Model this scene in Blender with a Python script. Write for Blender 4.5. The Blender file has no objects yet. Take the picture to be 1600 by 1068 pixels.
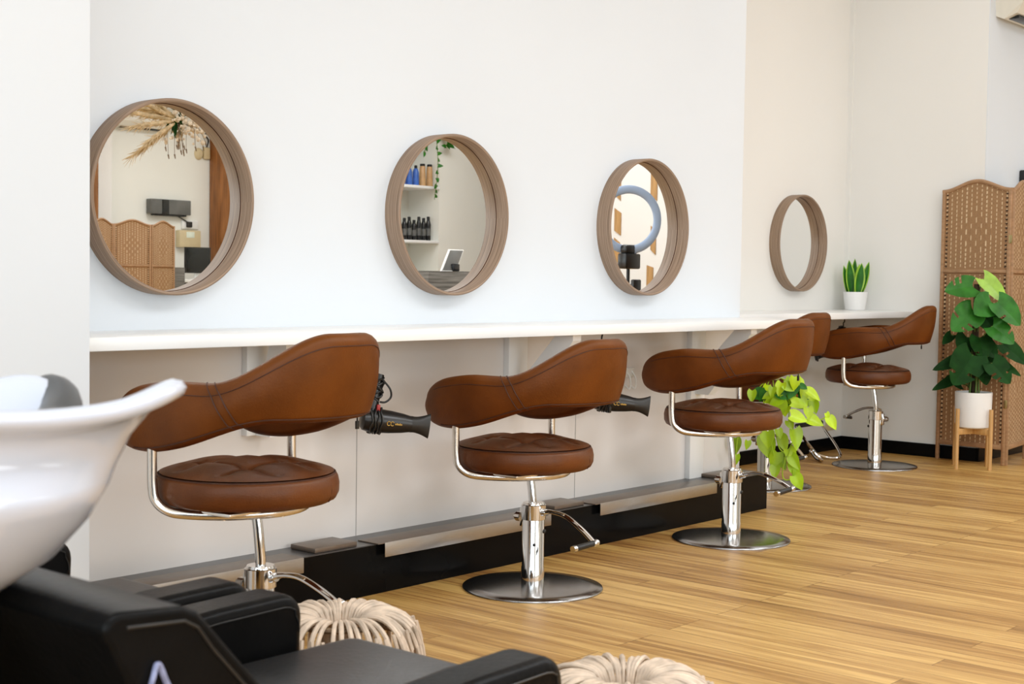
import bpy, bmesh, math, random
import numpy as np
from mathutils import Vector, Matrix

random.seed(7)
rng = np.random.default_rng(7)
PI = math.pi
R = math.radians
sc = bpy.context.scene
COL = sc.collection

# ------------------------------------------------------------------ materials
def _nodes(name):
    m = bpy.data.materials.new(name)
    m.use_nodes = True
    nt = m.node_tree
    return m, nt, nt.nodes['Principled BSDF'], nt.nodes, nt.links

def mat(name, col, rough=.5, metal=0, spec=None, noise=None, bump=None, coat=0, sheen=0, stretch=(1, 1, 1), sub=0, trans=0):
    m, nt, b, N, L = _nodes(name)
    b.inputs['Roughness'].default_value = rough
    b.inputs['Metallic'].default_value = metal
    b.inputs['Base Color'].default_value = (*col, 1)
    if spec is not None: b.inputs['Specular IOR Level'].default_value = spec
    if coat: b.inputs['Coat Weight'].default_value = coat
    if sheen: b.inputs['Sheen Weight'].default_value = sheen
    if trans: b.inputs['Transmission Weight'].default_value = trans
    tc = N.new('ShaderNodeTexCoord')
    mp = N.new('ShaderNodeMapping'); mp.inputs['Scale'].default_value = stretch
    L.new(tc.outputs['Object'], mp.inputs['Vector'])
    if noise:
        scale, amt = noise
        n = N.new('ShaderNodeTexNoise'); n.inputs['Scale'].default_value = scale; n.inputs['Detail'].default_value = 5
        L.new(mp.outputs['Vector'], n.inputs['Vector'])
        r = N.new('ShaderNodeValToRGB')
        r.color_ramp.elements[0].position = .3; r.color_ramp.elements[1].position = .7
        r.color_ramp.elements[0].color = (*[c * (1 - amt) for c in col], 1)
        r.color_ramp.elements[1].color = (*[min(1, c * (1 + amt)) for c in col], 1)
        L.new(n.outputs['Fac'], r.inputs['Fac']); L.new(r.outputs['Color'], b.inputs['Base Color'])
    if bump:
        scale, st = bump
        n2 = N.new('ShaderNodeTexNoise'); n2.inputs['Scale'].default_value = scale; n2.inputs['Detail'].default_value = 3
        L.new(mp.outputs['Vector'], n2.inputs['Vector'])
        bp = N.new('ShaderNodeBump'); bp.inputs['Strength'].default_value = st; bp.inputs['Distance'].default_value = .004
        L.new(n2.outputs['Fac'], bp.inputs['Height']); L.new(bp.outputs['Normal'], b.inputs['Normal'])
    return m

def mat_floor():
    m, nt, b, N, L = _nodes('oak_planks')
    tc = N.new('ShaderNodeTexCoord')
    mp = N.new('ShaderNodeMapping'); mp.inputs['Rotation'].default_value = (0, 0, R(90))
    L.new(tc.outputs['Object'], mp.inputs['Vector'])
    br = N.new('ShaderNodeTexBrick')
    br.inputs['Scale'].default_value = 1; br.inputs['Brick Width'].default_value = 1.25
    br.inputs['Row Height'].default_value = .092; br.inputs['Mortar Size'].default_value = .0012
    br.inputs['Mortar Smooth'].default_value = .3; br.inputs['Bias'].default_value = 0
    br.offset = .37; br.offset_frequency = 3
    br.inputs['Color1'].default_value = (.33, .33, .33, 1); br.inputs['Color2'].default_value = (.95, .95, .95, 1)
    br.inputs['Mortar'].default_value = (.3, .3, .3, 1)
    L.new(mp.outputs['Vector'], br.inputs['Vector'])
    # grain stretched along the boards
    mg = N.new('ShaderNodeMapping'); mg.inputs['Scale'].default_value = (26, 1.5, 1)
    L.new(tc.outputs['Object'], mg.inputs['Vector'])
    add = N.new('ShaderNodeVectorMath'); add.operation = 'ADD'
    sc_ = N.new('ShaderNodeVectorMath'); sc_.operation = 'SCALE'; sc_.inputs['Scale'].default_value = 9
    L.new(br.outputs['Color'], sc_.inputs[0]); L.new(mg.outputs['Vector'], add.inputs[0]); L.new(sc_.outputs[0], add.inputs[1])
    ng = N.new('ShaderNodeTexNoise'); ng.inputs['Scale'].default_value = 1; ng.inputs['Detail'].default_value = 6; ng.inputs['Roughness'].default_value = .62
    ng.inputs['Distortion'].default_value = .6
    L.new(add.outputs[0], ng.inputs['Vector'])
    mx = N.new('ShaderNodeMath'); mx.operation = 'MULTIPLY_ADD'; mx.inputs[1].default_value = .30
    L.new(br.outputs['Color'], mx.inputs[0]); 
    ms = N.new('ShaderNodeMath'); ms.operation = 'MULTIPLY'; ms.inputs[1].default_value = .95
    L.new(ng.outputs['Fac'], ms.inputs[0]); L.new(ms.outputs[0], mx.inputs[2])
    rp = N.new('ShaderNodeValToRGB')
    e = rp.color_ramp.elements
    e[0].position = .36; e[0].color = (.15, .066, .022, 1)
    e[1].position = .86; e[1].color = (.70, .44, .155, 1)
    x = e.new(.6); x.color = (.43, .23, .075, 1)
    L.new(mx.outputs[0], rp.inputs['Fac'])
    mm = N.new('ShaderNodeMixRGB'); mm.blend_type = 'MIX'
    mm.inputs['Color2'].default_value = (.13, .06, .02, 1)
    L.new(br.outputs['Fac'], mm.inputs['Fac']); L.new(rp.outputs['Color'], mm.inputs['Color1'])
    L.new(mm.outputs['Color'], b.inputs['Base Color'])
    b.inputs['Roughness'].default_value = .42
    b.inputs['Specular IOR Level'].default_value = .35
    bp = N.new('ShaderNodeBump'); bp.inputs['Strength'].default_value = .12; bp.inputs['Distance'].default_value = .002
    L.new(ng.outputs['Fac'], bp.inputs['Height']); L.new(bp.outputs['Normal'], b.inputs['Normal'])
    return m

def mat_veneer():
    """walnut veneer, the grain runs round the rim (uv: u along the rim, v across)"""
    m, nt, b, N, L = _nodes('walnut_veneer')
    tc = N.new('ShaderNodeTexCoord')
    mp = N.new('ShaderNodeMapping'); mp.inputs['Scale'].default_value = (7, 240, 1)
    L.new(tc.outputs['UV'], mp.inputs['Vector'])
    n = N.new('ShaderNodeTexNoise'); n.inputs['Scale'].default_value = 1; n.inputs['Detail'].default_value = 5; n.inputs['Roughness'].default_value = .6
    L.new(mp.outputs['Vector'], n.inputs['Vector'])
    r = N.new('ShaderNodeValToRGB'); e = r.color_ramp.elements
    e[0].position = .28; e[0].color = (.125, .078, .050, 1)
    e[1].position = .74; e[1].color = (.39, .268, .185, 1)
    L.new(n.outputs['Fac'], r.inputs['Fac']); L.new(r.outputs['Color'], b.inputs['Base Color'])
    b.inputs['Roughness'].default_value = .5
    return m

def mat_attr(name, rough=.6, bump=None):
    m, nt, b, N, L = _nodes(name)
    a = N.new('ShaderNodeVertexColor'); a.layer_name = 'Col'
    L.new(a.outputs['Color'], b.inputs['Base Color'])
    b.inputs['Roughness'].default_value = rough
    if bump:
        tc = N.new('ShaderNodeTexCoord')
        w = N.new('ShaderNodeTexWave'); w.wave_type = 'BANDS'; w.bands_direction = 'Z'; w.inputs['Scale'].default_value = bump; w.inputs['Distortion'].default_value = .4
        L.new(tc.outputs['Object'], w.inputs['Vector'])
        bp = N.new('ShaderNodeBump'); bp.inputs['Strength'].default_value = .5; bp.inputs['Distance'].default_value = .003
        L.new(w.outputs['Fac'], bp.inputs['Height']); L.new(bp.outputs['Normal'], b.inputs['Normal'])
    return m

M = {}
M['wall'] = mat('wall_paint', (.695, .733, .777), .62, noise=(1.3, .012), bump=(60, .04))
M['wall_daylit'] = mat('wall_paint_daylit', (.66, .685, .715), .6, noise=(1.3, .012))  # bluish daylight on the left pillar is put into this colour
M['cream'] = mat('wall_paint_cream', (.82, .80, .76), .62, noise=(1.3, .015), bump=(60, .04))
M['cream2'] = mat('wall_paint_back', (.83, .82, .75), .65, noise=(1.3, .015))
M['gloss_panel'] = mat('gloss_panel', (.77, .735, .71), .17, noise=(.9, .02))
M['counter'] = mat('white_laminate', (.90, .90, .89), .32, noise=(3, .008))
M['gap'] = mat('panel_gap', (.38, .36, .34), .7, noise=(20, .05))
M['ceiling'] = mat('ceiling_paint', (.86, .85, .83), .8, noise=(2, .01))
M['black_gloss'] = mat('black_gloss', (.006, .006, .006), .2, noise=(4, .2), spec=.14)
M['plinth_top'] = mat('plinth_grey', (.075, .075, .078), .3, noise=(8, .15))
M['floor'] = mat_floor()
M['veneer'] = mat_veneer()
M['mirror'] = mat('silvered_glass', (.93, .93, .92), .003, 1, noise=(.5, .003))
M['leather'] = mat('tan_leather', (.122, .037, .0052), .48, noise=(9, .2), bump=(170, .16), spec=.24)
M['leather_seat'] = mat('brown_leather', (.112, .036, .0095), .42, noise=(9, .22), bump=(170, .16), spec=.32)
M['leather_dark'] = mat('leather_seam', (.055, .018, .008), .6, noise=(30, .2))
M['chrome'] = mat('chrome', (.68, .67, .66), .09, 1, noise=(6, .03))
M['satin'] = mat('satin_nickel', (.74, .70, .65), .24, 1, noise=(30, .05))
M['disc'] = mat('brushed_disc', (.36, .36, .365), .2, 1, noise=(14, .10), stretch=(1, 1, 1))
M['alu'] = mat('aluminium', (.47, .455, .44), .34, 1, noise=(40, .06), stretch=(1, 12, 12))
M['bronze'] = mat('bronze_cover', (.17, .135, .11), .35, .4, noise=(20, .1))
M['rubber'] = mat('black_rubber', (.018, .018, .018), .45, noise=(30, .2))
M['blackp'] = mat('black_plastic', (.014, .014, .015), .3, noise=(30, .15), spec=.5)
M['gold'] = mat('gold_print', (.55, .33, .08), .4, .3, noise=(60, .15))
M['red'] = mat('red_plastic', (.35, .03, .03), .4, noise=(60, .15))
M['blackseat_sheen'] = mat('black_leather_sheen', (.022, .022, .023), .36, noise=(12, .2), bump=(120, .16), spec=.5)  # black leather lightened: glancing sheen of the seat top put into the colour
M['blackleather'] = mat('black_leather', (.006, .006, .0062), .36, noise=(12, .2), bump=(120, .14), spec=.09)
M['ceramic'] = mat('white_ceramic_shaded', (.53, .56, .645), .14, coat=.35, noise=(2, .008))  # white basin, its dim cool shade put into the base colour
M['gel'] = mat('grey_gel', (.028, .031, .035), .36, noise=(12, .15))
M['tag'] = mat('tag_cloth', (.25, .27, .42), .6, noise=(60, .5))
M['cane'] = mat('rattan_cane', (.56, .44, .335), .55, noise=(28, .28))
M['cane_dark'] = mat('rattan_inner', (.20, .14, .09), .7, noise=(28, .3))
M['weave'] = mat_attr('paper_cord_weave', .7, bump=85)
M['screenframe'] = mat('screen_frame', (.37, .21, .112), .6, noise=(14, .2), bump=(140, .4), stretch=(1, 1, 4))
M['brass'] = mat('brass', (.45, .38, .2), .35, 1, noise=(30, .1))
M['bamboo'] = mat('bamboo_wood', (.56, .31, .12), .42, noise=(12, .15), stretch=(6, 6, .6))
M['potwhite'] = mat('pot_glaze', (.87, .86, .84), .3, noise=(4, .02))
M['soil'] = mat('soil', (.03, .02, .013), .9, noise=(50, .5), bump=(80, .8))
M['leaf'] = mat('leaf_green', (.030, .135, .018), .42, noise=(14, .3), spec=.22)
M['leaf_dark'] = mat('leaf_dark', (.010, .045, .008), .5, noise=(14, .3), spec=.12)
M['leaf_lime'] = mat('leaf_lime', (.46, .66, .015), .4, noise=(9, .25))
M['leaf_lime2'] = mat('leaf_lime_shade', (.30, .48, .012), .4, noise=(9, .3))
M['leaf_new'] = mat('leaf_new', (.30, .52, .05), .4, noise=(12, .3))
M['stem'] = mat('stem_green', (.10, .17, .03), .5, noise=(20, .2))
M['stem_brown'] = mat('moss_pole', (.05, .033, .018), .9, noise=(40, .4), bump=(60, .8))
M['ac'] = mat('ac_plastic', (.74, .70, .60), .4, noise=(3, .02))
M['acwhite'] = mat('ac_white', (.85, .84, .81), .35, noise=(3, .02))
M['woodpost'] = mat('brown_timber', (.24, .095, .028), .5, noise=(5, .35), stretch=(6, 6, .5))
M['strip'] = mat('oak_strip', (.44, .24, .085), .5, noise=(10, .2), stretch=(4, 4, .6))
M['greywood'] = mat('grey_wood', (.14, .135, .125), .55, noise=(7, .5), stretch=(.5, .5, 10))
M['ringblue'] = mat('ring_diffuser', (.42, .55, .78), .4, noise=(4, .04))
M['blue'] = mat('blue_pack', (.05, .13, .45), .4, noise=(14, .2))
M['tan'] = mat('tan_pack', (.55, .32, .15), .4, noise=(14, .15))
M['greyglass'] = mat('grey_glass', (.12, .12, .115), .15, noise=(4, .2))
M['screenoff'] = mat('screen_off', (.012, .015, .016), .15, noise=(4, .1))
M['beige'] = mat('beige_plastic', (.62, .50, .30), .5, noise=(8, .06))
M['white_plastic'] = mat('white_plastic', (.82, .82, .79), .35, noise=(8, .02))
M['paper'] = mat('paper', (.72, .78, .66), .7, noise=(20, .06))
M['pampas'] = mat('pampas', (.58, .44, .26), .85, noise=(24, .3))
M['blossom'] = mat('dried_blossom', (.68, .58, .44), .8, noise=(30, .25))
M['twig'] = mat('twig', (.15, .10, .06), .8, noise=(30, .3))

# ------------------------------------------------------------------ mesh building
class MB:
    """collects shapes; build() links them as one mesh object"""
    def __init__(s): s.v = []; s.f = []; s.uv = {}; s.col = None; s.mi = []
    def add(s, V, F, T=None, mi=0):
        o = len(s.v)
        for p in V:
            p = Vector(p)
            if T is not None: p = T @ p
            s.v.append(p)
        for f in F:
            s.f.append([i + o for i in f]); s.mi.append(mi)
        return o
    def box(s, a, b, bev=0, seg=2, T=None, mi=0):
        bm = bmesh.new()
        bmesh.ops.create_cube(bm, size=1)
        for v in bm.verts:
            v.co = Vector([(a[i] + b[i]) / 2 + v.co[i] * (b[i] - a[i]) for i in range(3)])
        if bev:
            bmesh.ops.bevel(bm, geom=bm.edges[:], offset=bev, segments=seg, affect='EDGES', profile=.5)
        bm.verts.index_update()
        s.add([v.co.copy() for v in bm.verts], [[v.index for v in f.verts] for f in bm.faces], T, mi)
        bm.free()
        return s
    def tube(s, pts, r, n=10, cap=True, T=None, closed=False, mi=0, flat=1.0):
        P = [Vector(p) for p in pts]
        m = len(P)
        rr = r if isinstance(r, (list, tuple)) else [r] * m
        V = []; F = []
        up = None
        for i in range(m):
            if closed: t = (P[(i + 1) % m] - P[i - 1]).normalized()
            else: t = (P[min(i + 1, m - 1)] - P[max(i - 1, 0)]).normalized()
            if up is None:
                up = Vector((0, 0, 1)) if abs(t.z) < .9 else Vector((1, 0, 0))
            u = (up - t * up.dot(t))
            if u.length < 1e-6: u = t.orthogonal()
            u.normalize(); w = t.cross(u); up = u
            for k in range(n):
                a = 2 * PI * k / n
                V.append(P[i] + (u * math.cos(a) * flat + w * math.sin(a)) * rr[i])
        for i in range(m if closed else m - 1):
            j = (i + 1) % m
            for k in range(n):
                F.append([i * n + k, i * n + (k + 1) % n, j * n + (k + 1) % n, j * n + k])
        if cap and not closed:
            F.append([k for k in range(n)][::-1]); F.append([(m - 1) * n + k for k in range(n)])
        s.add(V, F, T, mi)
        return s
    def lathe(s, prof, n=48, T=None, uvs=False, mi=0, closed=False):
        """prof: list of (r,z) about the z axis"""
        V = []; F = []
        m = len(prof)
        for (r, z) in prof:
            for k in range(n):
                a = 2 * PI * k / n
                V.append((r * math.cos(a), r * math.sin(a), z))
        o = len(s.f)
        L = [0]
        for i in range(1, m): L.append(L[-1] + math.hypot(prof[i][0] - prof[i-1][0], prof[i][1] - prof[i-1][1]))
        mm = m if closed else m - 1
        for i in range(mm):
            j = (i + 1) % m
            for k in range(n):
                F.append([i * n + k, i * n + (k + 1) % n, j * n + (k + 1) % n, j * n + k])
                if uvs:
                    a, b_ = L[i], (L[j] if j else L[-1] + .01)
                    s.uv[o + len(F) - 1] = [(k / n, a), ((k + 1) / n, a), ((k + 1) / n, b_), (k / n, b_)]
        if not closed:
            if prof[0][0] > 1e-5: F.append(list(range(n))[::-1])
            if prof[-1][0] > 1e-5: F.append([(m - 1) * n + k for k in range(n)])
        s.add(V, F, T, mi)
        return s
    def cyl(s, p, q, r, n=20, r2=None, mi=0):
        s.tube([p, q], [r, r if r2 is None else r2], n, mi=mi); return s
    def grid(s, fn, nu, nv, closed_u=False, T=None, mi=0):
        V = [fn(i / (nu if closed_u else nu - 1), j / (nv - 1)) for j in range(nv) for i in range(nu)]
        F = []
        for j in range(nv - 1):
            for i in range(nu if closed_u else nu - 1):
                F.append([j * nu + i, j * nu + (i + 1) % nu, (j + 1) * nu + (i + 1) % nu, (j + 1) * nu + i])
        s.add(V, F, T, mi); return s
    def prism(s, poly, a, b, axis=1, T=None, mi=0):
        """poly of 2-D points in the two other axes, extruded along axis from a to b"""
        def P(p, t):
            c = [0, 0, 0]; o = [i for i in range(3) if i != axis]
            c[o[0]], c[o[1]], c[axis] = p[0], p[1], t
            return c
        n = len(poly)
        V = [P(p, a) for p in poly] + [P(p, b) for p in poly]
        F = [[i, (i + 1) % n, n + (i + 1) % n, n + i] for i in range(n)] + [list(range(n))[::-1], [n + i for i in range(n)]]
        s.add(V, F, T, mi); return s
    def sphere(s, c, r, n=10, m=7, sq=(1, 1, 1), mi=0):
        V = []; F = []
        for j in range(m):
            t = PI * j / (m - 1)
            for k in range(n):
                a = 2 * PI * k / n
                V.append((c[0] + r * sq[0] * math.sin(t) * math.cos(a), c[1] + r * sq[1] * math.sin(t) * math.sin(a), c[2] + r * sq[2] * math.cos(t)))
        for j in range(m - 1):
            for k in range(n): F.append([j * n + k, (j + 1) * n + k, (j + 1) * n + (k + 1) % n, j * n + (k + 1) % n])
        s.add(V, F, mi=mi); return s
    def build(s, name, m, parent=None, org=None, smooth=35, recalc=True, bevel=None):
        me = bpy.data.meshes.new(name)
        o_ = Vector(org) if org is not None else Vector((0, 0, 0))
        me.from_pydata([tuple(p - o_) for p in s.v], [], s.f)
        if s.uv:
            ul = me.uv_layers.new(name='UVMap')
            for pi_, uv in s.uv.items():
                p = me.polygons[pi_]
                for k, li in enumerate(p.loop_indices): ul.data[li].uv = uv[k]
        for mm in (m if isinstance(m, (list, tuple)) else [m]): me.materials.append(mm)
        if any(s.mi): me.polygons.foreach_set('material_index', s.mi)
        if recalc:
            bm = bmesh.new(); bm.from_mesh(me)
            bmesh.ops.remove_doubles(bm, verts=bm.verts, dist=1e-6)
            bmesh.ops.recalc_face_normals(bm, faces=bm.faces); bm.to_mesh(me); bm.free()
        if smooth:
            me.polygons.foreach_set('use_smooth', [True] * len(me.polygons))
            me.set_sharp_from_angle(angle=R(smooth))
        me.update()
        o = bpy.data.objects.new(name, me)
        COL.objects.link(o)
        if parent is not None: o.parent = parent
        return o

def tag(o, label, cat, group=None, kind=None):
    if label: o['label'] = label
    if cat: o['category'] = cat
    if group: o['group'] = group
    if kind: o['kind'] = kind
    return o
def thing(name, label, cat, loc=(0, 0, 0), rz=0, group=None):
    o = bpy.data.objects.new(name, None); COL.objects.link(o)
    o.empty_display_size = .05
    o.location = loc; o.rotation_euler = (0, 0, rz)
    return tag(o, label, cat, group)
def dup(root, loc, rz=None, label=None, group=None):
    r = root.copy(); COL.objects.link(r); r.location = loc
    if rz is not None: r.rotation_euler = (0, 0, rz)
    if label: r['label'] = label
    if group: r['group'] = group
    for ch in list(root.children):
        c = ch.copy(); COL.objects.link(c); c.parent = r
        for g in list(ch.children):
            d = g.copy(); COL.objects.link(d); d.parent = c
    return r
def struct(name, mb, m, smooth=0):
    o = mb.build(name, m, smooth=smooth); o['kind'] = 'structure'; return o

def bez(pts, n=8):
    """Catmull-Rom through the points"""
    P = [Vector(p) for p in pts]; out = []
    for i in range(len(P) - 1):
        p0 = P[max(i - 1, 0)]; p1 = P[i]; p2 = P[i + 1]; p3 = P[min(i + 2, len(P) - 1)]
        for k in range(n):
            t = k / n
            out.append(.5 * ((2 * p1) + (p2 - p0) * t + (2 * p0 - 5 * p1 + 4 * p2 - p3) * t * t + (3 * p1 - p0 - 3 * p2 + p3) * t ** 3))
    out.append(P[-1]); return out

# ------------------------------------------------------------------ camera (standing in the salon, 50 mm lens)
H = 1.0969; F = 2216.8873
a_, t_, r_ = R(49.267), R(2.5795), R(-.8356)
fwd = Vector((math.sin(a_) * math.cos(t_), math.cos(a_) * math.cos(t_), -math.sin(t_)))
rg = Vector((math.cos(a_), -math.sin(a_), 0)); up = rg.cross(fwd)
RX = rg * math.cos(r_) - up * math.sin(r_); UY = rg * math.sin(r_) + up * math.cos(r_)
cd = bpy.data.cameras.new('camera'); cam = bpy.data.objects.new('camera', cd); COL.objects.link(cam)
mw = Matrix(((RX.x, UY.x, -fwd.x, 0), (RX.y, UY.y, -fwd.y, 0), (RX.z, UY.z, -fwd.z, H), (0, 0, 0, 1)))
cam.matrix_world = mw
cd.sensor_width = 36; cd.lens = F * 36 / 1600; cd.clip_start = .05
cd.dof.use_dof = True; cd.dof.focus_distance = 5.3; cd.dof.aperture_fstop = 9
sc.camera = cam
RIGHT = Vector((rg.x, rg.y, 0)); FW = Vector((math.sin(a_), math.cos(a_), 0))

# ------------------------------------------------------------------ room
YW = 3.695      # main wall
YL = 3.680      # lower panelling under the counter
YA = 4.470      # alcove wall
XE = 6.0        # end of main wall
XF = 8.5535     # alcove far wall
YC = 3.537      # wall right of the alcove
ZC = 3.6
CT = .9216      # counter top height

struct('floor', MB().box((-3, -9, -.06), (12.9, 4.7, 0)), M['floor'])
struct('ceiling', MB().box((-3, -9, ZC), (12.9, 4.7, ZC + .06)), M['ceiling'])
struct('wall_main', MB().box((1.6, YW, .0), (XE, YW + .775, ZC)), M['wall'])
struct('wall_alcove', MB().box((XE, YA, 0), (XF + .2, YA + .12, ZC)), M['cream'])
struct('wall_alcove_end', MB().box((XF, YC, 0), (12.9, YA, ZC)).box((XF + .0, YC - .0, 0), (XF + .001, YC, .001)), [M['cream']])
struct('wall_right', MB().box((XF + .0005, YC - .004, 0), (12.9, YC, ZC)), M['wall'])
struct('wall_left', MB().box((-3, 3.25, 0), (2.084, 4.5, ZC)), M['wall_daylit'])
struct('wall_window_side', MB().box((-3.1, -9, 0), (-3, 4.5, ZC)), M['wall'])
struct('wall_back', MB().box((-3, -9, 0), (12.9, -8.7, ZC)), M['cream2'])
struct('wall_back_side', MB().box((12.75, -9, 0), (12.9, 4.5, ZC)), M['cream2'])
# wall at the end of the floor that the third mirror looks at
struct('wall_opposite_mirror', MB().box((11.3, -1.6, 0), (11.4, YC, ZC)), M['cream'])
# small cove strip in the alcove corner
struct('trim_1', MB().box((XF - .012, YA - .03, CT), (XF, YA, ZC)), M['cream'])

# lower panelling, joints, plinth
mb = MB(); mb.box((2.084, YL, .17), (XE, YW, .9))
struct('wall_lower_panel', mb, M['gloss_panel'])
mb = MB()
for x in (3.438, 4.691): mb.box((x - .0015, YL - .0012, .173), (x + .0015, YL + .001, .884))
struct('trim_2', mb, M['gap'])
mb = MB()
mb.box((2.084, 3.518, 0), (5.994, YW, .171))
mb.box((2.084, 3.518, .171), (5.994, YL, .1745), mi=1)
struct('trim_3', mb, [M['black_gloss'], M['plinth_top']])
struct('baseboard_alcove', MB().box((XE, YA - .015, 0), (XF, YA, .083)), M['black_gloss'])
struct('baseboard_alcove_end', MB().box((XF - .015, YC, 0), (XF, YA - .015, .083)).box((XF - .015, YC - .019, 0), (11.3, YC - .004, .083)), M['black_gloss'])

# ------------------------------------------------------------------ counters and brackets
o = MB().box((2.084, 3.314, .884), (6.0, YW, CT), .003).build('wall_counter', M['counter'])
tag(o, 'long white wall counter running below the three larger mirrors', 'counter')
o = MB().box((XE, 3.95, .884), (XF, YA, CT), .003).build('wall_counter', M['counter'])
tag(o, 'short white wall counter in the alcove carrying the potted snake plant', 'counter')

def bracket(x, label, zb=.57, yf=3.36):
    t = thing('counter_bracket', label, 'bracket', (x, YL, .57), group='brackets under the counter')
    org = (x, YL, .57)
    MB().box((x, YL - .028, zb), (x + .115, YL, .884), .002).build('upright', M['counter'], t, org)
    mb = MB(); mb.prism([(YL - .03, .57), (YL - .03, .66), (yf + .08, .884), (yf, .884), (yf, .86), (YL - .1, .57)], x + .035, x + .085, 0)
    mb.build('brace', M['counter'], t, org)
    return t
bracket(2.925, 'white triangular counter bracket seen behind the back of the nearest tan chair', yf=3.5)
bracket(4.224, 'white triangular counter bracket behind the second tan chair from the left')
bracket(5.52, 'white counter bracket on a full-height white post behind the third tan chair', .1745)

# metal foot strips and bronze covers on the plinth
def strip(x0, x1, label):
    t = thing('foot_rest_strip', label, 'footrest', (x0, 3.5, .175), group='metal footrests along the black plinth')
    org = (x0, 3.5, .175)
    MB().box((x0, 3.497, .1748), (x1, 3.60, .179), .001).build('top_plate', M['bronze'], t, org)
    MB().box((x0 + .03, 3.494, .128), (x1, 3.4975, .1785), .001).build('front_plate', M['alu'], t, org)
strip(2.13, 3.036, 'brushed metal footrest strip on the black plinth behind the nearest tan chair')
strip(3.373, 4.31, 'brushed metal footrest strip on the black plinth behind the second tan chair')
strip(4.60, 5.51, 'brushed metal footrest strip on the black plinth behind the third tan chair')
def cover(x0, label):
    t = MB().box((x0, 3.53, .1747), (x0 + .19, 3.655, .192), .003).build('socket_cover', M['bronze'], None)
    t.data.transform(Matrix.Translation((-x0, -3.53, -.1747))); t.location = (x0, 3.53, .1747)
    return tag(t, label, 'cover plate', 'bronze cover plates on the plinth')
cover(3.115, 'dark bronze rectangular cover plate on the plinth beside the nearest chair column')
cover(4.375, 'dark bronze rectangular cover plate on the plinth just right of the second chair column')
cover(5.62, 'dark bronze rectangular cover plate at the right end of the plinth by the white post')

# ------------------------------------------------------------------ round mirrors
def make_mirror(x, ywall, z, label):
    t = thing('round_mirror', label, 'mirror', (x, ywall, z), group='round walnut mirrors above the counters')
    T = Matrix.Rotation(R(90), 4, 'X')    # local z -> -y
    d = .0716
    prof = [(.300, 0), (.300, d - .0015), (.2985, d), (.2905, d), (.289, d - .0015), (.289, .0)]
    MB().lathe(prof, 96, T, uvs=True, closed=True).build('frame', M['veneer'], t, smooth=50)
    MB().lathe([(0, .0155), (.2885, .0155)], 96, T).build('glass', M['mirror'], t, smooth=0)
    MB().lathe([(.2892, .0153), (.2872, .0157), (.2872, .0166), (.2892, .0166)], 96, T, closed=True).build('groove', M['leather_dark'], t)
    return t
MZ = 1.3285
m1 = make_mirror(2.6269, YW, MZ, 'round walnut-rimmed mirror nearest the camera, at the left, partly behind the white pillar')
dup(m1, (3.879, YW, MZ), label='round walnut-rimmed mirror reflecting shelves of blue and black bottles')
dup(m1, (5.1323, YW, MZ), label='round walnut-rimmed mirror reflecting a blue ring light')
dup(m1, (7.8757, YA, 1.3398), label='smallest round walnut mirror, alone on the alcove wall above the snake plant')

# ------------------------------------------------------------------ salon chairs
def chair_back_curve(phi):
    """outer plan curve of the wrap-round back, phi in degrees, 0 = back centre (-y)"""
    a, b = .285, .352
    s = abs(phi); sg = 1 if phi >= 0 else -1
    if s <= 90:
        return a * math.sin(R(s)) ** .93 * sg, -b * math.cos(R(s)) ** .95 if s < 90 else 0
    k = (s - 90) / 40
    return sg * (a - .045 * k ** 2.2), .275 * k
def smoothstep(x): x = max(0, min(1, x)); return x * x * (3 - 2 * x)
SMAX = 130
def back_profile(phi):
    s = abs(phi)
    zt = .896 - .130 * smoothstep((s - 10) / 62)
    zb = .666 - .092 * smoothstep((s - 38) / 70)
    if s > 88:
        q = smoothstep((s - 88) / 42)
        zt -= .032 * q; zb -= .006 * q
    # roundness of the arm ends
    e = 1
    if s > 108:
        q = (s - 108) / (SMAX - 108); e = math.sqrt(max(0, 1 - q ** 2.4))
    zm = (zt + zb) / 2 - .012 * (1 - e)
    h = (zt - zb) / 2 * (.12 + .88 * e)
    return zm + h, zm - h, e
def back_frame(phi):
    x, y = chair_back_curve(phi)
    x1, y1 = chair_back_curve(min(SMAX, phi + 1)); x0, y0 = chair_back_curve(max(-SMAX, phi - 1))
    tx, ty = x1 - x0, y1 - y0; l = math.hypot(tx, ty) or 1
    return x, y, ty / l, -tx / l      # outward normal

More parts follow.
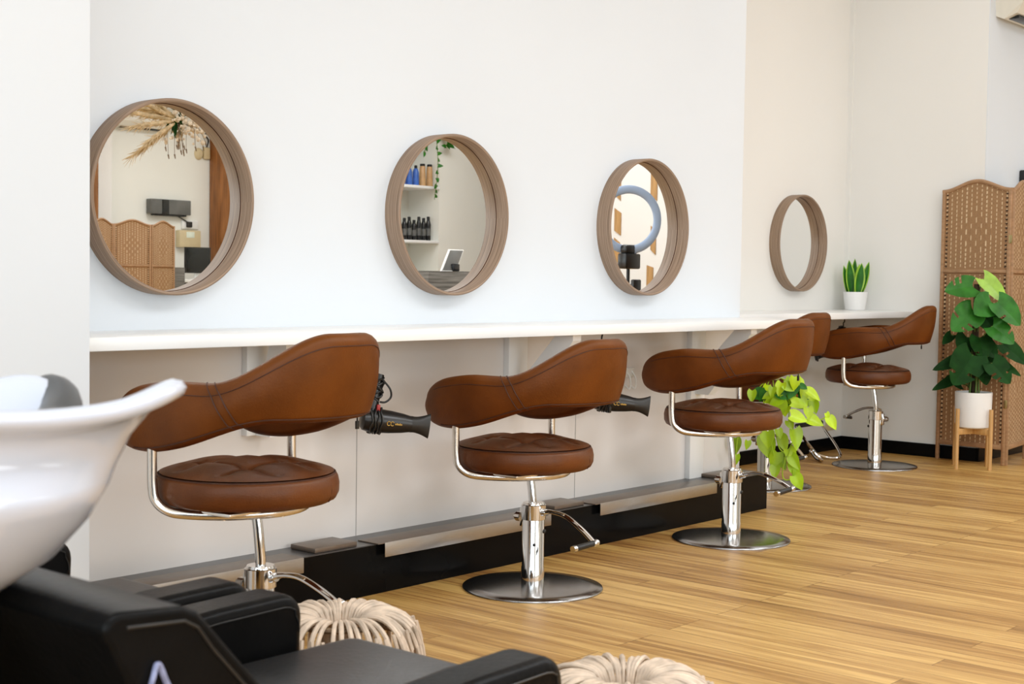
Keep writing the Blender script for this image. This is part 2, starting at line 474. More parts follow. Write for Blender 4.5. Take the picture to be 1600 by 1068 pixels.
def make_chair(label):
    root = thing('salon_chair', label, 'chair', (0, 0, 0), group='tan leather salon chairs on round steel bases')
    OFF = Vector((0, .052, 0))
    # base disc
    MB().lathe([(0, 0), (.250, 0), (.2505, .004), (.248, .008), (.20, .012), (.06, .016), (.045, .016), (0, .016)], 72).build('base_disc', M['disc'], root, smooth=60)
    col = MB().lathe([(.041, .016), (.041, .075), (.0395, .078), (.0395, .30), (.037, .306), (.013, .306)], 36).build('column', M['chrome'], root)
    c = MB()
    c.lathe([(.0405, .245), (.044, .247), (.044, .297), (.0405, .299)], 36)
    c.box((-.018, .030, .215), (.018, .052, .285), .006)
    c.cyl((-.012, .046, .25), (-.012, .066, .25), .017); c.cyl((-.012, .06, .25), (-.012, .074, .25), .011)
    c.build('collar', M['chrome'], root)
    MB().sphere((.014, -.037, .205), .008).build('adjusting_hole', M['rubber'], root); MB().sphere((-.027, -.027, .16), .006).build('adjusting_hole', M['rubber'], root)
    MB().tube([(0, .0, .16), (0, .0, .27), (0, .010, .35), (0, .022, .418)], .0145, 16).build('piston', M['chrome'], root)
    MB().lathe([(.02, .402), (.026, .404), (.026, .418), (.0, .418)], 24, Matrix.Translation((0, .022, 0))).build('piston_cap', M['rubber'], root)
    # pump lever behind the column with a cross grip
    lv = MB()
    lv.tube(bez([(0, -.035, .272), (0, -.075, .276), (0, -.13, .262), (0, -.19, .218), (0, -.232, .176)], 6), [.0125] * 6 + [.0105] * 19, 10, flat=.7)
    lv.cyl((0, -.036, .272), (0, -.056, .274), .013)
    lv.sphere((0, -.234, .174), .0105)
    lever = lv.build('pump_lever', M['chrome'], root)
    g = MB(); g.cyl((.004, -.232, .175), (-.082, -.222, .168), .0105, 14)
    grip = g.build('grip', M['rubber'], lever)
    MB().cyl((-.081, -.222, .168), (-.094, -.2205, .167), .0108, 14).build('grip_cap', M['chrome'], lever); MB().cyl((.003, -.232, .175), (.014, -.233, .176), .0112, 14).build('grip_cap', M['chrome'], lever)
    # seat cushion
    Rs = .248
    def tuft(x, y, r):
        du = abs(abs(x) - .078); dv = abs(abs(y) - .078)
        k = math.exp(-(du / .0055) ** 2) ; q = math.exp(-(dv / .0055) ** 2)
        kk = math.exp(-(du / .034) ** 2); qq = math.exp(-(dv / .034) ** 2)
        pit = math.exp(-((du * du + dv * dv) / .022 ** 2))
        fade = smoothstep((.222 - r) / .05)
        return fade * (-.0085 * max(k, q) - .009 * max(kk, qq) - .013 * pit)
    st = MB()
    nu, nr = 264, 90
    V = []; Fc = []
    for j in range(nr + 1):
        r = (Rs - .012) * (j / nr) ** .9
        for i in range(nu):
            an = 2 * PI * i / nu
            x, y = r * math.cos(an), r * math.sin(an)
            z = .504 + .046 * (1 - (r / Rs) ** 2.4) * .92 + tuft(x, y, r)
            V.append((x, y, z))
    for j in range(nr):
        for i in range(nu):
            Fc.append([j * nu + i, (j + 1) * nu + i, (j + 1) * nu + (i + 1) % nu, j * nu + (i + 1) % nu])
    st.add(V, Fc)
    st.lathe([(Rs - .012, .504), (Rs - .006, .502), (Rs - .001, .494), (Rs + .003, .475), (Rs + .002, .452), (Rs - .006, .436), (Rs - .02, .428), (.02, .426), (0, .426)], nu)
    seat = st.build('seat', M['leather_seat'], root, smooth=80)
    seat.location = OFF
    pp = MB(); pp.tube([((Rs - .009) * math.cos(2 * PI * i / 90), (Rs - .009) * math.sin(2 * PI * i / 90), .5035) for i in range(90)], .0027, 6, closed=True)
    pp.tube([((Rs - .006 + .0085 * math.sin(PI * k / 6)) * math.cos(-1.25), (Rs - .006 + .0085 * math.sin(PI * k / 6)) * math.sin(-1.25), .50 - .066 * k / 6) for k in range(7)], .0016, 5)
    pp.build('piping', M['leather_dark'], seat)
    # under frame: one bent tube carrying the two arms
    fr = MB()
    path = bez([(-.262, .085, .62), (-.262, .085, .545), (-.262, .083, .485), (-.258, .075, .447), (-.243, .045, .421), (-.215, .0, .413), (-.15, -.085, .411), (-.07, -.135, .411), (0, -.15, .411),
                (.07, -.135, .411), (.15, -.085, .411), (.215, .0, .413), (.243, .045, .421), (.258, .075, .447), (.262, .083, .485), (.262, .085, .545), (.262, .085, .62)], 6)
    fr.tube(path, .0132, 12)
    fr.box((-.20, -.14, .416), (.20, .10, .4255), .003)
    for x, y in ((-.16, -.075), (.16, -.075), (-.02, -.15)): fr.cyl((x, y, .398), (x, y, .412), .007, 8)
    frame = fr.build('arm_frame', M['satin'], root); frame.location = OFF
    # wrap-round back
    th = .064
    nph = 131
    def section(u, w, h):
        """closed outline of the padded back: u 0-.3 rounded top, .3-.5 inside, .5-.8 rounded underside, .8-1 outside"""
        rb = w * .62
        if u < .3:
            a = PI * u / .3; return w * math.cos(a), h - w + w * math.sin(a)
        if u < .5:
            q = (u - .3) / .2; return -w - .004 * math.sin(PI * q), (h - w) * (1 - q) + (-h + rb) * q
        if u < .8:
            a = PI + PI * (u - .5) / .3; return w * math.cos(a), -h + rb + rb * math.sin(a)
        q = (u - .8) / .2; return w + .007 * math.sin(PI * q), (-h + rb) * (1 - q) + (h - w) * q
    def onback(phi, u, lift=0):
        x, y, nx, ny = back_frame(phi); zt, zb, e = back_profile(phi)
        zm, h = (zt + zb) / 2, (zt - zb) / 2 + lift
        w = th / 2 * (.2 + .8 * e) + lift
        px, pz = section(u % 1, min(w, h * .9), h)
        z = zm + pz; fl = (z - .66) * .17 * max(.2, math.cos(R(min(90, abs(phi)))))
        off = px - th / 2 + fl
        return (x + nx * off, y + ny * off, z)
    US = [.3 * k / 9 for k in range(9)] + [.3 + .2 * k / 5 for k in range(5)] + [.5 + .3 * k / 9 for k in range(9)] + [.8 + .2 * k / 6 for k in range(6)]
    npr = len(US)
    V = []; Fc = []
    for i in range(nph):
        phi = -SMAX + 2 * SMAX * i / (nph - 1)
        V += [onback(phi, u) for u in US]
    for i in range(nph - 1):
        for k in range(npr):
            Fc.append([i * npr + k, i * npr + (k + 1) % npr, (i + 1) * npr + (k + 1) % npr, (i + 1) * npr + k])
    Fc.append(list(range(npr))); Fc.append([(nph - 1) * npr + k for k in range(npr)][::-1])
    bk = MB(); bk.add(V, Fc)
    back = bk.build('backrest', M['leather'], root, smooth=70); back.location = OFF
    se = MB()
    for sg in (-1, 1):
        for d in (0, 4.2):
            se.tube([onback(sg * (62 + d) + sg * 17 * (q - .5), u, .0006) for q, u in [(j / 27, (.72 + .48 * j / 27) % 1) for j in range(28)]], .0019, 5)
    se.tube([onback(ph, .0, .0003) for ph in np.linspace(-118, 118, 120)], .0015, 5)
    se.tube([onback(ph, .765, .0003) for ph in np.linspace(-112, 112, 110)], .0022, 5)
    se.build('seam', M['leather_dark'], back)
    zp = MB(); x, y, z = onback(28, .65, 0); zp.cyl((x, y, z + .006), (x, y, z - .016), .0022, 6); zp.box((x - .006, y - .003, z - .034), (x + .006, y + .003, z - .012), .001)
    zp.build('zip_pull', M['rubber'], back)
    return root

CH = [(2.467, 3.018), (3.841, 3.195), (5.1605, 3.1986), (6.65, 3.92), (7.867, 3.884)]
chair0 = make_chair('tan leather salon chair nearest the camera, behind the white wash basin')
chair0.location = (*CH[0], 0); chair0.rotation_euler = (0, 0, R(6))
c2 = dup(chair0, (*CH[1], 0), R(0), 'second tan leather salon chair from the left, standing clear on the wood floor')
c3 = dup(chair0, (*CH[2], 0), R(0), 'third tan leather salon chair from the left, in front of the lime trailing plant')
c4 = dup(chair0, (*CH[3], 0), R(2), 'tan leather salon chair mostly hidden behind the third chair and the lime plant')
c5 = dup(chair0, (*CH[4], 0), R(14), 'farthest tan leather salon chair, in the alcove beside the woven folding screen')
for ch in c5.children:      # this one has its pump turned round to the wall
    if ch.name.split('.')[0] in ('pump_lever', 'collar', 'adjusting_hole'):
        ch.rotation_euler = (0, 0, R(178)); ch.location.z += .035
        if ch.name.startswith('pump'):
            ch.location.z = .06; ch.rotation_euler = (R(-14), 0, R(178)); 

for ch_, dz in ((chair0, .053), (c3, .052), (c4, .045), (c5, .075)):
    for c in ch_.children:
        if c.name.split('.')[0] in ('seat', 'arm_frame', 'backrest', 'piston', 'piston_cap'): c.location.z += dz
for ch_, an in ((chair0, -15), (c2, -5), (c3, -17)):
    for ch in ch_.children:
        if ch.name.startswith('pump_lever'):
            m_ = Matrix.Rotation(R(an), 3, 'X') @ Matrix.Diagonal((1.08, 1.16, 1.0)); p_ = Vector((0, -.035, .272))
            ch.rotation_euler = (R(an), 0, 0); ch.scale = (1.08, 1.16, 1.0); ch.location = p_ - m_ @ p_
# chrome foot rest standing before the alcove chair
def foot_loop(loc, label):
    t = thing('foot_rest', label, 'footrest', loc)
    fr = MB()
    fr.tube(bez([(-.15, 0, .215), (-.155, -.03, .17), (-.15, -.10, .09), (-.13, -.15, .03), (-.10, -.145, .012), (-.06, -.09, .014), (0, -.02, .045)], 6), .0095, 10)
    fr.tube(bez([(.15, 0, .215), (.155, -.03, .17), (.15, -.10, .09), (.13, -.15, .03), (.10, -.145, .012), (.06, -.09, .014), (0, -.02, .045)], 6), .0095, 10)
    fr.sphere((0, -.02, .045), .018)
    fr.build('frame', M['chrome'], t)
    MB().cyl((-.155, 0, .217), (.155, 0, .217), .0145, 14).build('foot_bar', M['rubber'], t)
    return t
foot_loop((7.87, 4.33, 0), 'chrome looped footrest with black bar on the floor left of the farthest chair')

# ------------------------------------------------------------------ hair dryers hanging under the counter
def make_dryer(label, loc, ang, pitch=0.0):
    t = thing('hair_dryer', label, 'hair dryer', loc, ang, group='black hair dryers hung under the counter')
    # local x along the barrel (nozzle at +x), origin at barrel centre
    X = Matrix.Rotation(R(90), 4, 'Y')
    TT = Matrix.Rotation(pitch, 4, 'Y') @ Matrix.Diagonal((.88, 1.08, 1.08, 1))
    T = TT @ X
    MB().lathe([(0, -.115), (.024, -.113), (.033, -.105), (.037, -.085), (.038, -.04), (.036, 0), (.031, .05), (.026, .082), (.0255, .09), (0, .09)], 28, T).build('body', M['blackp'], t)
    nz = MB(); n = 24
    def nf(u, v):
        a = 2 * PI * u; x = .085 + .075 * v
        ry = .0265 * (1 - v) + .012 * v; rz = .0265 * (1 - v) + .040 * v ** 1.4
        return TT @ Vector((x, ry * math.cos(a), rz * math.sin(a)))
    nz.grid(nf, n, 8, True); 
    k = len(nz.v); nz.f.append([k - n + i for i in range(n)]); nz.mi.append(0)
    nz.build('nozzle', M['rubber'], t)
    hd = MB(); hd.tube([TT @ Vector(p) for p in [(-.075, 0, .02), (-.070, .004, .06), (-.062, .01, .11), (-.056, .014, .145)]], [.022, .019, .017, .015], 14)
    hd.build('handle', M['blackp'], t)
    s = MB(); s.box((-.062, -.024, .03), (-.048, -.012, .052), .003, T=TT); s.build('switch', M['red'], t)
    # cord wound round body and handle, then up to the hook
    cd_ = MB()
    pts = [TT @ Vector((-.055, .014, .14))]
    for i in range(70):
        a = i * .62; x = -.064 + .003 * math.sin(i)
        pts.append(TT @ Vector((x + .021 * math.cos(a) * 1.15, .01 + .023 * math.sin(a), .135 - .001 * i + .006 * math.sin(i * 1.7))))
    cd_.tube(pts, .0038, 6)
    pts = []
    for i in range(60):
        a = i * .45
        pts.append(TT @ Vector((-.085 + .055 * i / 60 + .004 * math.sin(i * 2.1), .041 * math.cos(a), .041 * math.sin(a))))
    cd_.tube(pts, .0036, 6)
    cd_.tube(bez([TT @ Vector(p) for p in [(-.05, -.01, .13), (-.02, -.02, .105), (-.012, -.02, .08), (-.03, -.018, .062), (-.05, -.01, .06)]], 6), .0035, 6)
    top = .884 - loc[2]
    cd_.tube(bez([(-.058, .01, .135), (-.054, .012, .18), (-.06, .015, top - .03), (-.055, .02, top)], 8), .0035, 6)
    cd_.build('cord', M['rubber'], t)
    lg = MB()
    for dx, rr in ((-.012, .0065), (.002, .0065)):
        lg.tube([TT @ Vector((dx + rr * math.cos(a), -.0375 - .0008, rr * math.sin(a) - .002)) for a in np.linspace(.5, 5.6, 12)], .0013, 5)
    for i in range(5):
        x = .014 + i * .006
        lg.box((x, -.0372 + i * .0008, -.005), (x + .0035, -.0350 + i * .0008, .001 if i % 2 else -.0005), 0, T=TT)
    lg.build('logo', M['gold'], t)
    return t
d1 = make_dryer('black hair dryer with gold print hanging right of the nearest tan chair', (3.368, 3.445, .603), math.atan2(-.12, .197), .12)
dup(d1, (4.655, 3.445, .597), math.atan2(-.14, .16), 'black hair dryer poking out right of the second tan chair')
d4 = make_dryer('black hair dryer behind the arms of the farthest tan chair', (8.06, 4.27, .665), math.atan2(.10, -.2), .1)

# chrome hook with wires on the lower panel
t = thing('cable_hook', 'small clear cable hook on the lower white panel between second and third chairs', 'hook', (5.06, YL, .64))
mb = MB()
for dx in (-.02, .02):
    mb.tube(bez([(dx, -.004, .06), (dx + .006, -.02, .03), (dx, -.03, .0), (dx - .01, -.03, -.02), (dx - .016, -.012, -.005)], 5), .004, 7)
mb.build('hook_arm', M['white_plastic'], t)
MB().box((-.035, -.008, .03), (.035, 0, .07), .003).build('plate', M['white_plastic'], t)

# sockets in the alcove
t = thing('wall_socket', 'beige wall socket low on the alcove wall by the corner', 'socket', (8.40, YA, .17))
MB().box((-.06, -.012, -.04), (.06, 0, .045), .004).build('face_plate', M['beige'], t)
MB().box((-.03, -.0135, -.01), (-.01, -.011, .015)).box((.01, -.0135, -.01), (.03, -.011, .015)).build('switch', M['white_plastic'], t)

# ------------------------------------------------------------------ leaves
def leaf(mb, base, tip, nrm, width, fold=.25, droop=.2, kind='heart', mi=0, n=9):
    base = Vector(base); tip = Vector(tip); ax = tip - base; Ln = ax.length; ax.normalize()
    nrm = Vector(nrm); nrm = (nrm - ax * nrm.dot(ax))
    if nrm.length < 1e-4: nrm = ax.orthogonal()
    nrm.normalize(); sd = ax.cross(nrm)
    V = []; F = []
    m = 7
    for i in range(n):
        t = i / (n - 1)
        if kind == 'heart':
            w = (math.sin(PI * min(1, (t * .93 + .07)) ** .62)) ** .85 * (1 - .15 * t)
            back = .16 * (1 - t) ** 3
        elif kind == 'blade':
            w = (math.sin(PI * (t * .86 + .14) ** 1.1)) ** .8 if t < 1 else 0
            back = 0
        else:
            w = math.sin(PI * t ** .8); back = 0
        w = max(w, .01)
        for j in range(m):
            s = -1 + 2 * j / (m - 1)
            x = t * Ln - back * Ln * abs(s) ** 1.5
            p = base + ax * x + sd * (s * w * width / 2) + nrm * (abs(s) ** 1.3 * fold * w * width / 2 - droop * Ln * t * t)
            V.append(p)
    for i in range(n - 1):
        for j in range(m - 1):
            F.append([i * m + j, i * m + j + 1, (i + 1) * m + j + 1, (i + 1) * m + j])
    mb.add(V, F, mi=mi)

def monstera_leaf(mb, base, tip, nrm, width, cuts=(), droop=.15, mi=0):
    """broad heart leaf, side slits cut between the ribs"""
    base = Vector(base); tip = Vector(tip); ax = tip - base; Ln = ax.length; ax.normalize()
    nrm = Vector(nrm); nrm = (nrm - ax * nrm.dot(ax)).normalized(); sd = ax.cross(nrm)
    n = 15; m = 6
    for sgn in (-1, 1):
        V = []; F = []
        for i in range(n):
            t = i / (n - 1)
            w = (math.sin(PI * (t * .92 + .08) ** .66)) ** .7
            w = max(w, .01)
            for j in range(m):
                s = j / (m - 1)
                x = t * Ln - .20 * Ln * s ** 1.6 * (1 - t) ** 2 + .10 * Ln * s * (t) * (1 - t)
                V.append(base + ax * x + sd * (sgn * s * w * width / 2) + nrm * (.20 * (s ** 1.2) * w * width / 2 * (1 if s < .6 else .8) - droop * Ln * t * t + .012 * width * math.sin(t * 26) * s))
        for i in range(n - 1):
            for j in range(m - 1):
                if (sgn, i) in cuts and j >= 2: continue
                q = [i * m + j, i * m + j + 1, (i + 1) * m + j + 1, (i + 1) * m + j]
                F.append(q if sgn < 0 else q[::-1])
        mb.add(V, F, mi=mi)

def wpos(c, dx, dz, dd=0):
    """offset sideways across the room, up, and in depth from a point"""
    return Vector(c) + RIGHT * dx + Vector((0, 0, dz)) + FW * dd

# lime pothos hanging from the end of the counter
PX = Vector((5.955, 3.50, 0))
t = thing('trailing_pothos', 'lime green trailing pothos hanging at the right end of the long counter', 'plant', (5.955, 3.50, .63))
org = (5.955, 3.50, .63)
TP = Matrix.Translation((5.955, 3.50, 0))
MB().lathe([(0, .632), (.05, .63), (.064, .64), (.075, .745), (.071, .75), (.065, .742), (.0, .738)], 28, TP).build('pot', M['potwhite'], t, org)
mb = MB()
for k in range(3):
    a = 2 * PI * k / 3 + .4
    mb.tube([(5.955 + .072 * math.cos(a), 3.5 + .072 * math.sin(a), .742), (5.955, 3.5, .884)], .0022, 5)
mb.build('hanger', M['twig'], t, org)
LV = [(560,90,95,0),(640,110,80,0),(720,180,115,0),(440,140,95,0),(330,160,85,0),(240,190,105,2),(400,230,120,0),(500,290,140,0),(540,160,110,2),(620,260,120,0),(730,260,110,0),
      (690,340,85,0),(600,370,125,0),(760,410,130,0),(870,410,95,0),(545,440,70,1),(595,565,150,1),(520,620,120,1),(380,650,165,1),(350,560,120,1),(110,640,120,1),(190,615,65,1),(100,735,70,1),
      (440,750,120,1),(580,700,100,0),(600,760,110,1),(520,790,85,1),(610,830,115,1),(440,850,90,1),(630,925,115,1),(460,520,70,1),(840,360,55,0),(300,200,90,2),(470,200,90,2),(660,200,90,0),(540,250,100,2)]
S = 1 / 5.338 / 327.0
def ppt(zx, zy, dd=0):
    # measured on the plant's own upright plane
    return wpos((5.955, 3.50, .6325), (zx - 372) * S, -(zy - 62) * S, dd)
fol = MB(); vin = MB()
rs = random.Random(3)
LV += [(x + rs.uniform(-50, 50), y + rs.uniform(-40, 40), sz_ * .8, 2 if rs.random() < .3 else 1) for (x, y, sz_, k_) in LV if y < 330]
for (zx, zy, sz, k) in LV:
    L_ = sz * S * 1.22
    dd = rs.uniform(-.09, .03) - (0.05 if zy < 500 else 0)
    c = ppt(zx, zy, dd)
    out = (zx - 420) / 500
    ang = rs.uniform(-.5, .5) + out * .6
    d = (RIGHT * math.sin(ang) + Vector((0, 0, -1)) * math.cos(ang) + FW * rs.uniform(-.35, .1)).normalized()
    if zy < 420 and rs.random() < .5: d = (RIGHT * (1 if out > 0 else -.7) + Vector((0, 0, rs.uniform(-.6, .1)))).normalized()
    nr = -FW + Vector((0, 0, rs.uniform(.2, .9))) + RIGHT * rs.uniform(-.5, .5)
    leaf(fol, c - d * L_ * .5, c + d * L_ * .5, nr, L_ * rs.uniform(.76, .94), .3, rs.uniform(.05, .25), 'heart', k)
for pl_ in ([(420,40),(480,150),(540,300),(545,440),(590,520),(560,640),(540,720)], [(400,40),(430,300),(440,520),(470,640),(520,700),(500,840),(520,905),(580,890),(590,820),(600,940)],
            [(440,40),(600,120),(700,240),(740,340),(790,400),(860,370)], [(380,50),(330,250),(380,500),(400,600),(430,720)], [(360,60),(250,200),(160,480),(120,560),(110,700)]):
    vin.tube(bez([ppt(x, y, -.02) for x, y in pl_], 6), .0028, 6)
vin.build('vine', M['leaf_lime2'], t, org)
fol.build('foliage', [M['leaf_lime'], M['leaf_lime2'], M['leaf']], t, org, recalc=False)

# snake plant on the alcove counter
t = thing('snake_plant', 'small snake plant with yellow-edged leaves in a white pot on the alcove counter', 'plant', (8.40, 4.31, CT))
MB().lathe([(0, 0), (.060, 0), (.064, .004), (.078, .112), (.078, .118), (.072, .118), (.069, .10), (0, .10)], 32).build('pot', M['potwhite'], t)
MB().lathe([(0, .105), (.07, .102)], 24).build('soil', M['soil'], t)
fo = MB(); rs = random.Random(11)
for (dx, dz, lean, w, dd) in [(-.045, .225, -.10, .062, 0), (-.075, .19, -.16, .045, .02), (.012, .205, .10, .068, -.03), (.055, .215, .24, .05, 0), (-.015, .235, .05, .05, .04), (.03, .20, .05, .05, .03)]:
    b0 = RIGHT * dx * .55 + FW * dd + Vector((0, 0, .10)); tp = b0 + RIGHT * lean * .22 + Vector((0, 0, dz))
    nr = -FW + RIGHT * rs.uniform(-.3, .3)
    leaf(fo, b0, tp, nr, w, .3, rs.uniform(-.05, .05), 'blade', 1)
    leaf(fo, b0 - nr.normalized() * -.0015, tp - nr.normalized() * -.0015 - Vector((0, 0, .006)), nr, w * .68, .3, 0, 'blade', 0)
fo.build('foliage', [M['leaf'], M['leaf_new']], t, recalc=False)

# plant stand and monstera
SX = Vector((8.235, 3.435, 0))
t = thing('plant_stand', 'four-legged light wooden plant stand holding the white monstera pot', 'plant stand', SX)
ang = R(-18)
for k in range(4):
    a = ang + k * PI / 2
    p = Vector((.134 * math.cos(a), .134 * math.sin(a), 0))
    MB().cyl(p, p + Vector((0, 0, .36)), .0125, 14).build('leg', M['bamboo'], t)
mb = MB()
for k in range(2):
    a = ang + k * PI / 2
    mb.box((-.130, -.010, .205), (.130, .010, .24), .002, T=Matrix.Rotation(a, 4, 'Z'))
mb.build('cross_brace', M['bamboo'], t)
t = thing('monstera', 'tall dark green monstera in white pot before the woven screen', 'plant', SX + Vector((0, 0, .241)))
MB().lathe([(0, 0), (.085, 0), (.098, .008), (.104, .03), (.108, .21), (.108, .215), (.102, .215), (.099, .19), (0, .19)], 40).build('pot', M['potwhite'], t)
MB().lathe([(0, .2), (.1, .195)], 28).build('soil', M['soil'], t)
mb = MB(); mb.tube([(0, 0, .19), (.003, .002, .5), (0, 0, .86)], [.02, .02, .016], 12); mb.build('moss_pole', M['stem_brown'], t)
ms = MB(); ml = MB()
S2 = 1 / 3.34 / 262.0
def mp_(zx, zy, dd=0): return RIGHT * ((zx - 255) * S2) + Vector((0, 0, .215 - (zy - 638) * S2)) + FW * dd
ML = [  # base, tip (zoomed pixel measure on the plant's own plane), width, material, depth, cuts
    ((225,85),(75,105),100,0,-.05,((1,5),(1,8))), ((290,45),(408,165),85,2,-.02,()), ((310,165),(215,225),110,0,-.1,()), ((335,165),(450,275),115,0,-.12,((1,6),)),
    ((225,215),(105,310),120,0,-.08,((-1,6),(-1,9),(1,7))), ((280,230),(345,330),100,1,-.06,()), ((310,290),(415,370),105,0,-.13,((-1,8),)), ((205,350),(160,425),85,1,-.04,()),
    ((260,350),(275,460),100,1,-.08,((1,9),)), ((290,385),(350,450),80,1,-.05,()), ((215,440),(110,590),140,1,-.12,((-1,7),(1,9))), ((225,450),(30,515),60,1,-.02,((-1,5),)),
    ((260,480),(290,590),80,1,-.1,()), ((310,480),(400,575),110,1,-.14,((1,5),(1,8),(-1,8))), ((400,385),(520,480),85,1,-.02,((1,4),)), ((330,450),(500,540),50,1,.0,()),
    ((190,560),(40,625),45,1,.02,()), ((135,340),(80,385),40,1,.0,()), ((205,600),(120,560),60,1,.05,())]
for (b_, t2, w, k, dd, cuts) in ML:
    B_ = mp_(*b_, dd + .02); T_ = mp_(*t2, dd - .03)
    nr = -FW * 1.0 + Vector((0, 0, .55)) + RIGHT * .15
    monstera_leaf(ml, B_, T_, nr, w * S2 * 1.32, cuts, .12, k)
    z0 = max(.2, B_.z - .16)
    ms.tube(bez([Vector((.0, 0, z0)), (B_ + Vector((0, 0, z0))) * .5 + Vector((0, 0, .02)), B_], 5), .0042, 6)
for k in range(5):
    a = k * 1.3; ms.tube([(.03 * math.cos(a), .03 * math.sin(a), .19), (.022 * math.cos(a + .5), .022 * math.sin(a + .5), .42)], .006, 6)
ms.build('stem', M['stem'], t)
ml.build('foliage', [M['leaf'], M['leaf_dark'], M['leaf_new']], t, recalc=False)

# ------------------------------------------------------------------ woven folding screens
PW = .452; ZS, ZP = 1.676, 1.735
def arch(u):    # u in -1..1
    return ZS + (ZP - ZS) * (.5 + .5 * math.cos(PI * min(1, abs(u) * 1.02))) 
def weave_mesh():
    nx, nz = 150, 360
    W = PW - .040; z0 = .115
    V = np.zeros((nz, nx, 3)); C = np.ones((nz, nx, 4))
    us = np.linspace(-1, 1, nx)
    top = np.array([arch(u * (W / PW)) - .012 for u in us])
    for j in range(nz):
        f = j / (nz - 1)
        V[j, :, 0] = us * W / 2; V[j, :, 2] = z0 + (top - z0) * f
    X, Z = V[..., 0], V[..., 2]
    base = np.array([.40, .225, .115]); light = np.array([.78, .58, .36]); dark = np.array([.05, .027, .015])
    px, pz = .0325, .027
    ci = np.round(X / px); dx = np.abs(X - ci * px)
    zz = (Z + (np.mod(ci, 2) * pz / 2))
    dz = np.abs(np.mod(zz, pz) - pz / 2)
    st = (dx < .0034) & (dz < .0075)
    V[..., 1] += np.where(st, -.002, 0) 
    for zc in (1.42, .98, .56):          # diamond of longer stitches
        dia = (np.abs(X) / .135 + np.abs(Z - zc) / .17) < 1
        row = np.floor(Z / .036); dxx = np.abs(np.mod(X + np.mod(row, 2) * px, 2 * px) - px)
        long_ = (dxx < .0034) & (np.abs(np.mod(Z, .036) - .018) < .015)
        st = np.where(dia, long_, st)
    C[..., :3] = base
    rib = .88 + .12 * np.cos(2 * np.pi * Z / .0095)
    C[..., :3] *= rib[..., None]
    C[..., :3] *= (.88 + .24 * rng.random((nz, nx)))[..., None]
    C[st, :3] = light
    for sg in (-1, 1):                   # looped border with dark eyelets
        e = np.abs(X - sg * (W / 2 - .012))
        hole = ((e / .0075) ** 2 + ((np.mod(Z, .026) - .013) / .0062) ** 2) < 1
        C[hole, :3] = dark
    rail = np.abs(Z - 1.18) < .02
    C[rail, :3] = base * .9
    me = bpy.data.meshes.new('weave')
    F_ = [(j * nx + i, j * nx + i + 1, (j + 1) * nx + i + 1, (j + 1) * nx + i) for j in range(nz - 1) for i in range(nx - 1)]
    me.from_pydata(V.reshape(-1, 3).tolist(), [], F_)
    at = me.color_attributes.new('Col', 'FLOAT_COLOR', 'POINT')
    at.data.foreach_set('color', C.reshape(-1).astype(np.float32))
    me.materials.append(M['weave']); me.polygons.foreach_set('use_smooth', [True] * len(me.polygons))
    return me
WEAVE = weave_mesh()
def panel_frame_mb():
    f = MB()
    for s in (-1, 1): f.box((s * PW / 2 - .010 - .010 * s, -.012, 0), (s * PW / 2 + .010 - .010 * s, .012, ZS + .004), .004)
    n = 24
    prof = [(-PW / 2 + PW * i / n) for i in range(n + 1)]
    f.tube([(x, 0, arch(2 * x / PW) - .002) for x in prof], .0125, 8)
    f.box((-PW / 2 + .02, -.011, 1.17), (PW / 2 - .02, .011, 1.19), .003)
    f.box((-PW / 2 + .02, -.011, .095), (PW / 2 - .02, .011, .125), .003)
    return f
FR = None
def screen(label, joints, group=None):
    """joints: plan points of the hinge lines"""
    global FR
    t = thing('folding_screen', label, 'folding screen', (joints[0][0], joints[0][1], 0), 0, group)
    for (p, q) in zip(joints[:-1], joints[1:]):
        mid = ((p[0] + q[0]) / 2 - joints[0][0], (p[1] + q[1]) / 2 - joints[0][1], 0); an = math.atan2(q[1] - p[1], q[0] - p[0])
        k = math.hypot(q[0] - p[0], q[1] - p[1]) / (PW + .008)
        if FR is None:
            fo = panel_frame_mb().build('panel', M['screenframe'], t); FR = fo.data
        else:
            fo = bpy.data.objects.new('panel', FR); COL.objects.link(fo); fo.parent = t
        fo.location = mid; fo.rotation_euler = (0, 0, an)
        we = bpy.data.objects.new('weave', WEAVE); COL.objects.link(we); we.parent = fo
        if q is not joints[-1]:
            for z in (.35, 1.35): MB().box((PW / 2 - .006, -.018, z), (PW / 2 + .012, -.009, z + .05), .001).build('hinge', M['brass'], fo)
    return t
screen('woven brown folding screen standing in the corner behind the monstera', [(8.505, 3.785), (8.475, 3.327), (8.932, 3.378), (9.06, 2.94)])
screen('woven brown folding screen far behind, seen only in the leftmost mirror', [(9.44, -7.35), (9.87, -7.53), (10.30, -7.36), (10.74, -7.50)])

# ------------------------------------------------------------------ air conditioners
def ac_unit(label, loc, rz, L=.85, grp=None):
    """local: wall at y=0, front towards -y, bottom at z=0, spans x 0..L"""
    t = thing('air_conditioner', label, 'air conditioner', loc, rz, 'wall air conditioners')
    mb = MB()
    prof = [(0, .02), (-.05, .0), (-.13, .03), (-.185, .10), (-.19, .27), (-.16, .30), (0, .30)]
    n = len(prof)
    V = [(.045 if z < .05 else (.02 if z < .15 else 0), y, z) for y, z in prof] + [(L - (.045 if z < .05 else 0), y, z) for y, z in prof]
    mb.add(V, [[i, (i + 1) % n, n + (i + 1) % n, n + i] for i in range(n)] + [list(range(n)), list(range(n, 2 * n))[::-1]])
    mb.build('housing', M['ac'], t, smooth=20)
    g = MB()
    for k in range(6): g.box((.07, -.195, .125 + k * .023), (L - .05, -.186, .138 + k * .023), .001)
    g.build('grille', M['acwhite'], t)
    MB().box((.09, -.128, .001), (L - .08, -.06, .022), .002, T=Matrix.Translation((0, 0, .002))).build('outlet_flap', M['screenoff'], t)
    return t
